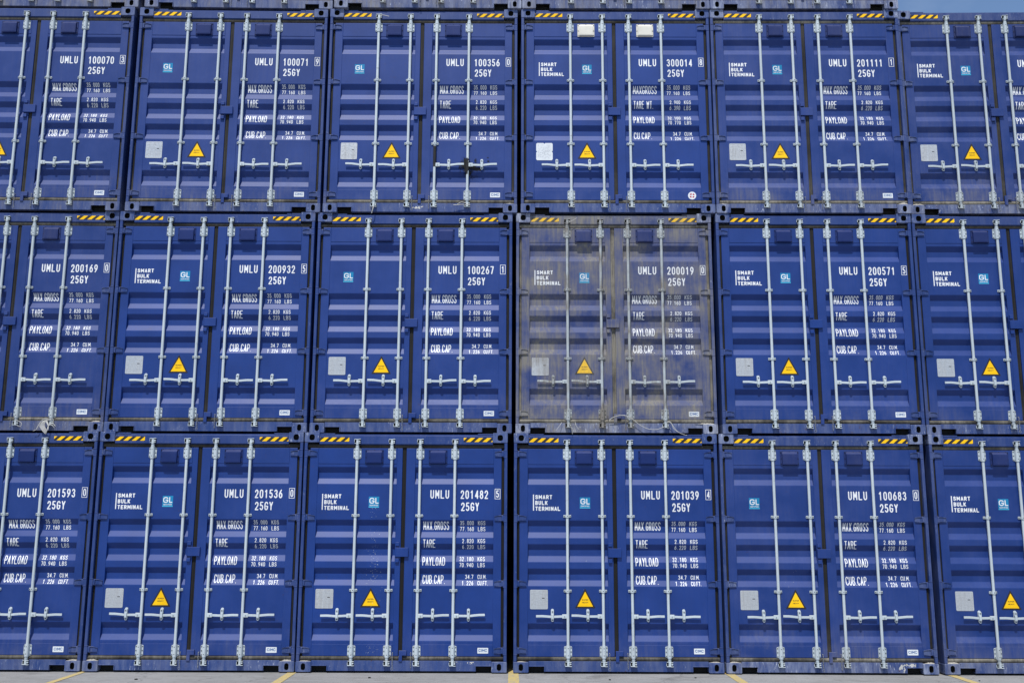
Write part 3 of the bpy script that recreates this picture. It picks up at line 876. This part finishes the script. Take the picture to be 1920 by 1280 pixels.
# the next stack, seen only through the gaps of the front one
for i in range(4):
    e = empty('shipping_container', (-.16, 12.22, i * H), math.pi)
    e['label'] = 'dark container standing behind, in the gap between UMLU 201482 5 and UMLU 201039 4'; e['category'] = 'shipping container'
    e['group'] = 'containers behind the front stack'
    for nm in KID[root.name]:
        if nm.name.startswith(('body', 'corner_post', 'header_beam', 'sill_beam', 'corner_casting')):
            c = nm.copy(); col.objects.link(c); c.parent = e; c.color = (.1, .5, .8, 1)
# variations after all the plain copies exist
for k, (r, mp) in CON.items():
    r['label'] = LABEL[k]; r['category'] = 'shipping container'; r['group'] = 'stacked blue shipping containers'
    dl, dr = mp[DL.name], mp[DR.name]; extra = []
    if k[0] != 'T':
        if k not in PLAIN: extra.append(linkmesh('company_lettering', M_CO, dl))
        extra.append(linkmesh('certificate_sticker', M_GL_FAR if k in PLAIN else M_GL_NEAR, dl))
        n = NUM.get(k)
        for me in number_meshes(n[:6] if n else None, n[6] if n else None) + [M_SZ]: extra.append(linkmesh(me.name.split('.')[0], me, dr))
        for me in (M_WA if k == 'A4' else M_W): extra.append(linkmesh(me.name.split('.')[0], me, dr))
        extra.append(linkmesh('round_sticker', M_RD, dr) if k == 'A4' else linkmesh('maker_sticker', M_MK, dr))
    du, sc, tn = LOOK[k]
    rr = random.Random(k)
    for o in list(mp.values()) + extra:
        if o.type == 'MESH': o.color = (du + (rr.uniform(0, .03)), sc * rr.uniform(.8, 1.2), tn * rr.uniform(.97, 1.03), 1)
    for nm in sorted(mp):
        if nm.startswith('handle') and not nm.startswith('handle_catch'):
            o = mp[nm]; xr_ = min((-.583, -.169, .172, .590), key=lambda q: abs(q - sum(v.co.x for v in o.data.vertices) / len(o.data.vertices) + (.15 if q > 0 else -.15)))
            a = R(rr.uniform(-1.3, 1.3)); z_ = .629
            o.rotation_euler = (0, a, 0)           # turned a little about its hub
            o.location = (xr_ - (xr_ * math.cos(a) + z_ * math.sin(a)), 0, z_ - (-xr_ * math.sin(a) + z_ * math.cos(a)))
    for o in extra: o.color = (du * .45, 0, 1, 1)
    for o in mp.values():
        if o.type == 'MESH' and o.name.startswith(('hazard_tape', 'warning_sign', 'data_plate')): o.color = (du * .5, 0, 1, 1)
    for o in mp.values():
        if o.name.startswith('door_seal'): o.color = ({'A': .30, 'T': .3, 'B': .18, 'C': .10}[k[0]] + du * 1.5 + (.25 if k in ('A5', 'A6', 'C5', 'C6', 'B1') else 0), .5, 1, 1)
        if o.name.startswith('side_seal'): o.color = ({'A': .06, 'T': .06, 'B': .02, 'C': .0}[k[0]] + du, .5, 1, 1)
    if k == 'B4':
        for o in mp.values():
            if o.name.startswith(('door_seal', 'side_seal')): o.color = (.85, .5, 1, 1)
            if o.name.startswith(('vent_box',)): o.color = (.14, .5, 1, 1)
            if o.name.startswith(('corner_casting', 'corner_post', 'sill')): o.color = (.40, 1.4, 1, 1)
            if o.name.startswith(('locking_bar', 'handle', 'guide', 'cam')): o.color = (.72, .5, 1, 1)
        for o in extra: o.color = (.22, 0, 1, 1)
    if k == 'A4':
        vm = None
        for o in mp.values():
            if o.name.startswith('vent_box'):
                vm = o.data.copy(); vm.materials[0] = VENTW
                o.data = vm; o['label'] = 'white vent box'

# ------------------------------------------------------------------ marks that belong to one container only
def specks(k, name, spots, parent_key='L', mat=None):
    r, mp = CON[k]; par = mp[DL.name] if parent_key == 'L' else mp[DR.name] if parent_key == 'R' else r
    mat = mat or SPECK
    g = MB(); rs = random.Random(k + name)
    for (xc, z0, z1, sx, n, rmax) in spots:
        for _ in range(n):
            x = rs.gauss(xc, sx); z = rs.uniform(z0, z1); rad = rmax * .62 * rs.uniform(.25, 1) ** 1.6
            m = rs.randint(5, 7); st = rs.uniform(1, 1.8)
            p = [(x + rad * math.cos(6.283 * i / m) * rs.uniform(.7, 1.2), z + rad * st * math.sin(6.283 * i / m) * rs.uniform(.7, 1.2)) for i in range(m)]
            if any(math.hypot(1, 0) and False for _ in p): pass
            g.add([(a, door_y(a, b) - .0024, b) for a, b in p], [tuple(range(m))], mat)
    o = g.build(name, par); o.color = (0, 0, 1, 1); return o
specks('C3', 'white_speckles', [(-.36, .20, .30, .045, 26, .005), (-.37, .96, 1.95, .035, 75, .0055), (-.33, 1.05, 1.52, .03, 60, .006), (-.30, .72, .95, .05, 10, .006), (-.33, .6, .7, .03, 8, .005)])
specks('C5', 'white_speckles', [(-.45, .55, 1.5, .12, 16, .0045)])
specks('C4', 'white_speckles', [(-.45, .35, 1.4, .10, 8, .0045)])

DUSTM = simple('pale_dust', (.36, .33, .28), .95, var=.3, scale=40)
def dust_heap(k, sx, x0, x1, h):
    g = MB(); rs = random.Random(k + str(sx)); n = 16; vs = []; fs = []
    for i in range(n + 1):
        t = i / n; x = sx * (x0 + (x1 - x0) * t)
        hh = h * (math.sin(math.pi * min(1, .12 + t)) ** .7) * rs.uniform(.6, 1.1) if i < n else .0005
        for y, z in ((.010, .1187), (.013, .1187 + hh * .5), (.030, .1187 + hh), (.05, .1187 + hh)):
            vs.append((x, y, max(.1187, z)))
    for i in range(n):
        for j in range(3): fs.append((4 * i + j, 4 * i + j + 1, 4 * i + 5 + j, 4 * i + 4 + j))
    g.add(vs, fs, DUSTM, True); g.build('dust_heap', CON[k][0])
for k, sx, x0, x1, h in (('A5', 1, 1.176, 1.045, .030), ('A6', -1, 1.176, 1.02, .030), ('A5', -1, 1.176, 1.05, .014), ('C1', 1, 1.17, 1.05, .014), ('C2', -1, 1.176, 1.045, .016), ('C2', 1, 1.176, 1.05, .020),
                         ('C3', -1, 1.17, 1.05, .008), ('C5', -1, 1.17, 1.045, .012), ('C5', 1, 1.176, 1.06, .014), ('C6', -1, 1.176, 1.03, .018), ('B1', 1, 1.176, 1.05, .016), ('B4', 1, 1.176, .95, .016), ('A3', 1, 1.176, 1.05, .016), ('C4', 1, 1.17, 1.06, .008), ('C4', -1, 1.17, 1.07, .006)):
    dust_heap(k, sx, x0, x1, h)
# chipped pale paint round the right notch of C5 and small chips elsewhere
def chips(k, blobs, bounds, seed, y=.0170):
    g = MB(); blob_mesh(g, blobs, .0035, STRAPM, flat(y), 0, seed, 1.2, bounds)
    if g.v: g.build('paint_chips', CON[k][0])
chips('C5', [(.83, .055, .012, .035), (.85, .09, .03, .012), (.90, .095, .05, .012), (.80, .075, .012, .02), (.93, .11, .02, .008), (.78, .06, .008, .01)], (.74, 1.02, .014, .12), 5)
chips('C3', [(.66, .108, .010, .006), (.78, .11, .012, .005), (.82, .112, .015, .005), (.70, .10, .004, .004)], (.62, .9, .08, .125), 8)
chips('A3', [(-.02, .075, .03, .008), (.0, .06, .008, .012), (-.08, .065, .04, .004)], (-.16, .08, .03, .11), 11)

# the pale certificate plate of A4 is notched round its edge
r, mp = CON['A4']
for o in list(mp.values()):
    if o.name.startswith('data_plate'):
        g = MB(); P0, P1, z0, z1 = -1.024, -.815, .700, .930; pts = []
        def notch(cx, cz, a0, a1, n=6): return [(cx + .010 * math.cos(R(a0 + (a1 - a0) * i / n)), cz + .010 * math.sin(R(a0 + (a1 - a0) * i / n))) for i in range(n + 1)]
        zc = (z0 + z1) / 2; xc = (P0 + P1) / 2
        pts += notch(P0, z0, 90, 0) + notch(P1, z0, 180, 90) + notch(P1, zc, 270, 90) + notch(P1, z1, 270, 180) + notch(xc, z1, 360, 180) + notch(P0, z1, 360, 270) + notch(P0, zc, 90, -90)
        g.prism_y(pts, YP - .003, YP - .0005, DECALW)
        rr = random.Random(9); z = z1 - .03
        while z > z0 + .02:
            x = P0 + .022
            while x < P1 - .035:
                w = rr.uniform(.006, .022)
                if rr.random() < .55: g.add([(x, YP - .0036, z), (x + w, YP - .0036, z), (x + w, YP - .0036, z + .0035), (x, YP - .0036, z + .0035)], [(0, 1, 2, 3)], INK)
                x += w + .008
            z -= .0145
        o.data = g.mesh('data_plate'); o['label'] = 'white notched data plate'
# soot on A3: sprayed black patch, wrapped bar and blackened bar
r, mp = CON['A3']
def soot_patch():
    m, n, l, b = nmat('soot_film')
    b.inputs['Base Color'].default_value = (.012, .011, .010, 1); b.inputs['Roughness'].default_value = .9
    at = n.new('ShaderNodeAttribute'); at.attribute_name = 'amount'
    g_ = n.new('ShaderNodeNewGeometry'); nf = noise(n, l, g_.outputs['Position'], 55, 5, .65)
    v = math_(n, l, 'ADD', at.outputs['Fac'], mapr(n, l, nf, .3, .7, -.28, .28))
    l.new(mapr(n, l, v, .22, .62, 0, .96), b.inputs['Alpha'])
    gx = np.arange(.44, .93, .006); gz = np.arange(.44, .84, .004)
    blobs = [(.578, .620, .046, .085, 1.1), (.555, .69, .022, .05, .7), (.60, .54, .05, .05, .8), (.65, .61, .06, .05, .75), (.71, .585, .09, .035, .72), (.53, .64, .03, .07, .6), (.69, .69, .022, .05, .55), (.845, .735, .012, .009, .8), (.852, .690, .014, .011, .8), (.64, .49, .10, .03, .35), (.50, .60, .03, .08, .4)]
    vs, am = [], []
    for x in gx:
        for z in gz:
            a = 0
            for bx_, bz_, rx, rz, w in blobs: a = max(a, w * math.exp(-((x - bx_) / rx) ** 2 - ((z - bz_) / rz) ** 2))
            if min(x - gx[0], gx[-1] - x, z - gz[0], gz[-1] - z) < .01: a = -1
            vs.append((x, door_y(x, z) - .0022, z)); am.append(a)
    nz_ = len(gz); fs = []
    for i in range(len(gx) - 1):
        for j in range(nz_ - 1):
            q = (i * nz_ + j, (i + 1) * nz_ + j, (i + 1) * nz_ + j + 1, i * nz_ + j + 1)
            if max(am[k] for k in q) > .03: fs.append(q)
    me = bpy.data.meshes.new('soot_stain'); me.from_pydata(vs, [], fs); me.materials.append(m)
    at_ = me.attributes.new('amount', 'FLOAT', 'POINT'); at_.data.foreach_set('value', am)
    return me
o = linkmesh('soot_stain', soot_patch(), mp[DR.name])
bars = [m for n, m in mp.items() if n.startswith('locking_bar')]
bars.sort(key=lambda o: o.name)
def bar_at(k, i):
    names = sorted([n for n in CON[k][1] if n.startswith('locking_bar')])
    return CON[k][1][names[i]]
g = MB()
pp = [(.172, .010, .60 + .035 * i + (.01 if i % 2 else 0)) for i in range(9)]
g.tube(pp, [.0172, .0185, .019, .019, .0192, .0188, .0192, .0188, .0172], SOOT, 14)
g.build('black_wrap', bar_at('A3', 2))
g = MB()
g.tube([(.590 - .001 * (i % 3), .010, .50 + .022 * i) for i in range(11)], [.0166, .0170, .0175, .018, .0185, .019, .0185, .0182, .0178, .0172, .0166], SOOT, 14)
g.build('black_wrap', bar_at('A3', 3))

# ------------------------------------------------------------------ straps and wires (tied to the containers, things of their own)
def world_pts(k, pts):
    x, y, yaw = POS[k]; c, s = math.cos(R(yaw)), math.sin(R(yaw)); z0 = ROWZ[k[0]] * H
    return [(x + a * c - b * s, y + a * s + b * c, z0 + d) for a, b, d in pts]
def smooth_line(pts, n=8):
    P = [Vector(p) for p in pts]; out = []
    for i in range(len(P) - 1):
        a, b, c, d = P[max(i - 1, 0)], P[i], P[i + 1], P[min(i + 2, len(P) - 1)]
        for k in range(n):
            t = k / n
            out.append(.5 * ((2 * b) + (c - a) * t + (2 * a - 5 * b + 4 * c - d) * t * t + (3 * b - a - 3 * c + d) * t ** 3))
    out.append(P[-1]); return out
def strap(name, k, lines, r, label, cat):
    first = world_pts(k, [lines[0][0]])[0]
    g = MB()
    for L in lines:
        g.tube([p - Vector(first) for p in smooth_line(world_pts(k, L))], r, STRAPM, 6)
    o = g.build(name); o.location = first; o['label'] = label; o['category'] = cat
    return o
# big bundle on B1's fourth bar
rs = random.Random(5); L = []
for i in range(8):
    k = i / 7
    L.append([(.60, -.016, .135), (.555 - .045 * k, -.030, .128 - .01 * k), (.535 - .055 * k, -.036, .075 - .01 * k), (.555 - .035 * k, -.038, .030 - .028 * k), (.575 - .02 * k, -.034, .012 - .045 * k)])
for i in range(5):
    k = i / 4
    L.append([(.56 - .02 * k, -.032, .125), (.585, -.040, .075 - .02 * k), (.575 + .01 * k, -.042, .035 - .03 * k)])
L.append([(.59, -.018, .145), (.515, -.034, .140), (.470, -.040, .070), (.445, -.036, .020), (.405, -.030, .002)])
L.append([(.57, -.018, .140), (.505, -.032, .130), (.462, -.038, .060), (.440, -.034, .014)])
L.append([(.60, -.020, .10), (.585, -.040, .050), (.568, -.036, -.010), (.562, -.034, -.038)])
L.append([(.595, -.018, .146), (.632, -.032, .142), (.640, -.036, .090), (.668, -.034, .058)])
L.append([(.60, -.022, .085), (.632, -.034, .065), (.655, -.032, .040)])
L.append([(.60, -.022, .100), (.640, -.034, .085), (.662, -.032, .066)])
strap('strap_bundle', 'B1', L, .0030, 'tangled white plastic straps tied at the foot of a locking bar on UMLU 200169 0', 'strap')
strap('strap', 'B1', [[(.18, -.018, .13), (.23, -.03, .115), (.262, -.03, .085), (.245, -.03, .055), (.215, -.03, .060)]], .0028,
      'short white strap loop on the locking bar beside the tangled bundle', 'strap')
# B4: long loose strap and ends
strap('strap', 'B4', [[(-.088, -.012, .165), (-.04, -.03, .195), (.03, -.035, .215), (.10, -.03, .215), (.19, -.022, .17), (.28, -.02, .10), (.38, -.02, .055), (.48, -.02, .05), (.57, -.02, .085)],
                      [(-.088, -.012, .160), (0, -.03, .205), (.12, -.03, .21), (.22, -.025, .15)]], .0032,
      'long loose white strap sagging between two locking bars of the dusty container', 'strap')
strap('strap', 'B4', [[(.60, -.02, .145), (.64, -.03, .14), (.675, -.03, .09), (.72, -.03, .03), (.78, -.03, -.005), (.84, -.025, -.022)],
                      [(.60, -.02, .14), (.65, -.03, .125), (.68, -.03, .06), (.73, -.03, .02)]], .0028,
      'double white strap end curling down from the right bar foot of the dusty container', 'strap')
strap('strap', 'B4', [[(-.66, -.005, .135), (-.69, -.02, .09), (-.735, -.02, .03)]], .0026, 'thin white strap end slanting left of the dusty container\'s first locking bar', 'strap')
strap('strap', 'B4', [[(-.50, -.005, .135), (-.49, -.02, .09), (-.455, -.02, .045)]], .0026, 'thin white strap end right of the dusty container\'s first locking bar', 'strap')
strap('strap', 'B4', [[(-.57, -.02, .12), (-.545, -.025, .06), (-.535, -.02, -.01)]], .0026, 'short grey strap hanging straight below the dusty container\'s first locking bar', 'strap')
strap('strap', 'B4', [[(-.56, -.02, 2.635), (-.52, -.02, 2.655), (-.46, -.02, 2.690)]], .0026, 'short white wire end sticking out at the top of the dusty container\'s first bar', 'wire')
strap('strap', 'A3', [[(-.565, -.02, 2.655), (-.52, -.025, 2.655), (-.45, -.02, 2.640)]], .004, 'short white strap end at the top of the first bar of UMLU 100356 0', 'strap')
strap('strap', 'A3', [[(.55, -.018, .10), (.50, -.02, .095), (.42, -.02, .09)], [(.58, -.02, .115), (.52, -.03, .125), (.47, -.02, .10)], [(.56, -.024, .085), (.60, -.03, .10), (.63, -.02, .09)]], .004,
      'knotted white strap at the foot of the fourth bar of UMLU 100356 0', 'strap')
strap('strap', 'A3', [[(-.575, -.02, .09), (-.585, -.03, .03), (-.60, -.02, -.02)]], .006, 'pale strip hanging from the foot of the first bar of UMLU 100356 0', 'strap')
for k, lab in (('A2', 'UMLU 100071 9'),):
    pass

# ------------------------------------------------------------------ ground
def mat_concrete():
    m, n, l, b = nmat('yard_concrete')
    g = n.new('ShaderNodeNewGeometry'); pos = g.outputs['Position']
    big = noise(n, l, pos, .55, 7, .62); mid = noise(n, l, pos, 6, 7, .68)
    mp = n.new('ShaderNodeMapping'); mp.inputs['Scale'].default_value = (.35, 2.4, 1); l.new(pos, mp.inputs['Vector'])
    tr = noise(n, l, mp.outputs[0], 5, 6, .65); fine = noise(n, l, pos, 90, 3, .6)
    c = mixc(n, l, mapr(n, l, big, .35, .65), (.215, .208, .196), (.285, .278, .268))
    c = mixc(n, l, mapr(n, l, tr, .40, .72, 0, .55), c, (.37, .362, .35))
    c = mixc(n, l, mapr(n, l, mid, .50, .72, 0, .5), c, (.17, .16, .145))
    c = mixc(n, l, mapr(n, l, fine, .42, .7, 0, .28), c, (.13, .12, .11))
    # joints every 3.6 m along x, 5 m along y
    sx = n.new('ShaderNodeSeparateXYZ'); l.new(pos, sx.inputs[0])
    vo = n.new('ShaderNodeTexVoronoi'); vo.feature = 'DISTANCE_TO_EDGE'; vo.inputs['Scale'].default_value = .33
    dist = n.new('ShaderNodeVectorMath'); dist.operation = 'ADD'
    nn = n.new('ShaderNodeTexNoise'); nn.inputs['Scale'].default_value = 3; nn.inputs['Detail'].default_value = 6; l.new(pos, nn.inputs['Vector'])
    sc = n.new('ShaderNodeVectorMath'); sc.operation = 'SCALE'; sc.inputs['Scale'].default_value = .35; l.new(nn.outputs['Color'], sc.inputs[0])
    l.new(pos, dist.inputs[0]); l.new(sc.outputs[0], dist.inputs[1]); l.new(dist.outputs[0], vo.inputs['Vector'])
    crack = mapr(n, l, vo.outputs['Distance'], .0006, .0025, .4, 0)
    c = mixc(n, l, crack, c, (.06, .055, .05))
    c = mixc(n, l, mapr(n, l, noise(n, l, pos, 1.7, 5, .6), .58, .68, 0, .45), c, (.10, .095, .09))
    c = mixc(n, l, mapr(n, l, noise(n, l, pos, 34, 3, .5), .66, .74, 0, .7), c, (.06, .055, .05))
    l.new(c, b.inputs['Base Color']); b.inputs['Roughness'].default_value = .85
    bp = n.new('ShaderNodeBump'); bp.inputs['Strength'].default_value = .35; bp.inputs['Distance'].default_value = .006
    l.new(noise(n, l, pos, 45, 5, .6), bp.inputs['Height']); l.new(bp.outputs[0], b.inputs['Normal'])
    return m
def mat_yellow_line():
    m, n, l, b = nmat('worn_yellow_line_paint')
    g = n.new('ShaderNodeNewGeometry'); pos = g.outputs['Position']
    w = mapr(n, l, noise(n, l, pos, 22, 7, .7), .50, .64, 0, .85)
    c = mixc(n, l, w, (.50, .38, .14), (.30, .28, .25))
    l.new(c, b.inputs['Base Color']); b.inputs['Roughness'].default_value = .8
    return m
g = MB(); S = 900
xs = [-S, -60, -20, 20, 60, S]; ys = [-S, -60, -20, 10, 60, S]
vs = [(x, y, 0) for y in ys for x in xs]; fs = [(j * 6 + i, j * 6 + i + 1, j * 6 + i + 7, j * 6 + i + 6) for j in range(5) for i in range(5)]
g.add([(x, y, -.012) for x, y, z in vs], fs, mat_concrete())
o = g.build('ground'); o['kind'] = 'structure'
YL = mat_yellow_line()
for i, (x, w, ang) in enumerate(((-5.075, .075, .0), (-2.665, .10, .0), (-.115, .118, 0), (2.385, .10, .0), (4.93, .10, 0), (-7.55, .1, 0), (7.4, .1, 0))):
    g = MB(); n = 24; rs = random.Random(i)
    y0, y1 = -14.0, 6.2; L_, Rr = [], []
    for j in range(n + 1):
        y = y0 + (y1 - y0) * j / n; L_.append((x - w / 2 + rs.uniform(-.004, .004), y, -.008)); Rr.append((x + w / 2 + rs.uniform(-.004, .004), y, -.008))
    g.add(L_ + Rr, [(j, n + 1 + j, n + 2 + j, j + 1) for j in range(n)], YL)
    o = g.build('road_marking'); o['kind'] = 'structure'
# small dark pebbles on the concrete
PEB = simple('dark_pebble', (.012, .011, .010), .8)
for i, (x, y, s) in enumerate(((-4.25, -.55, .022), (-1.72, -.36, .02), (.95, -.45, .016), (1.93, -.27, .015), (5.05, -.42, .013))):
    bm = bmesh.new(); bmesh.ops.create_icosphere(bm, subdivisions=2, radius=s * .7)
    rs = random.Random(i)
    for v in bm.verts: v.co = Vector((v.co.x * 1.3, v.co.y, v.co.z * .5)) * rs.uniform(.85, 1.1)
    g = MB(); g.frombm(bm, PEB, True); o = g.build('pebble'); o.location = (x, y, -.006)
    o['label'] = ['dark pebble on the concrete in front of UMLU 201536 0', 'dark pebble on the concrete in front of UMLU 201482 5', 'tiny dark pebble in front of the left door of UMLU 201039 4',
                  'tiny dark pebble in front of the right door of UMLU 201039 4', 'tiny dark pebble on the concrete near the right edge'][i]
    o['category'] = 'pebble'; o['group'] = 'pebbles on the concrete'
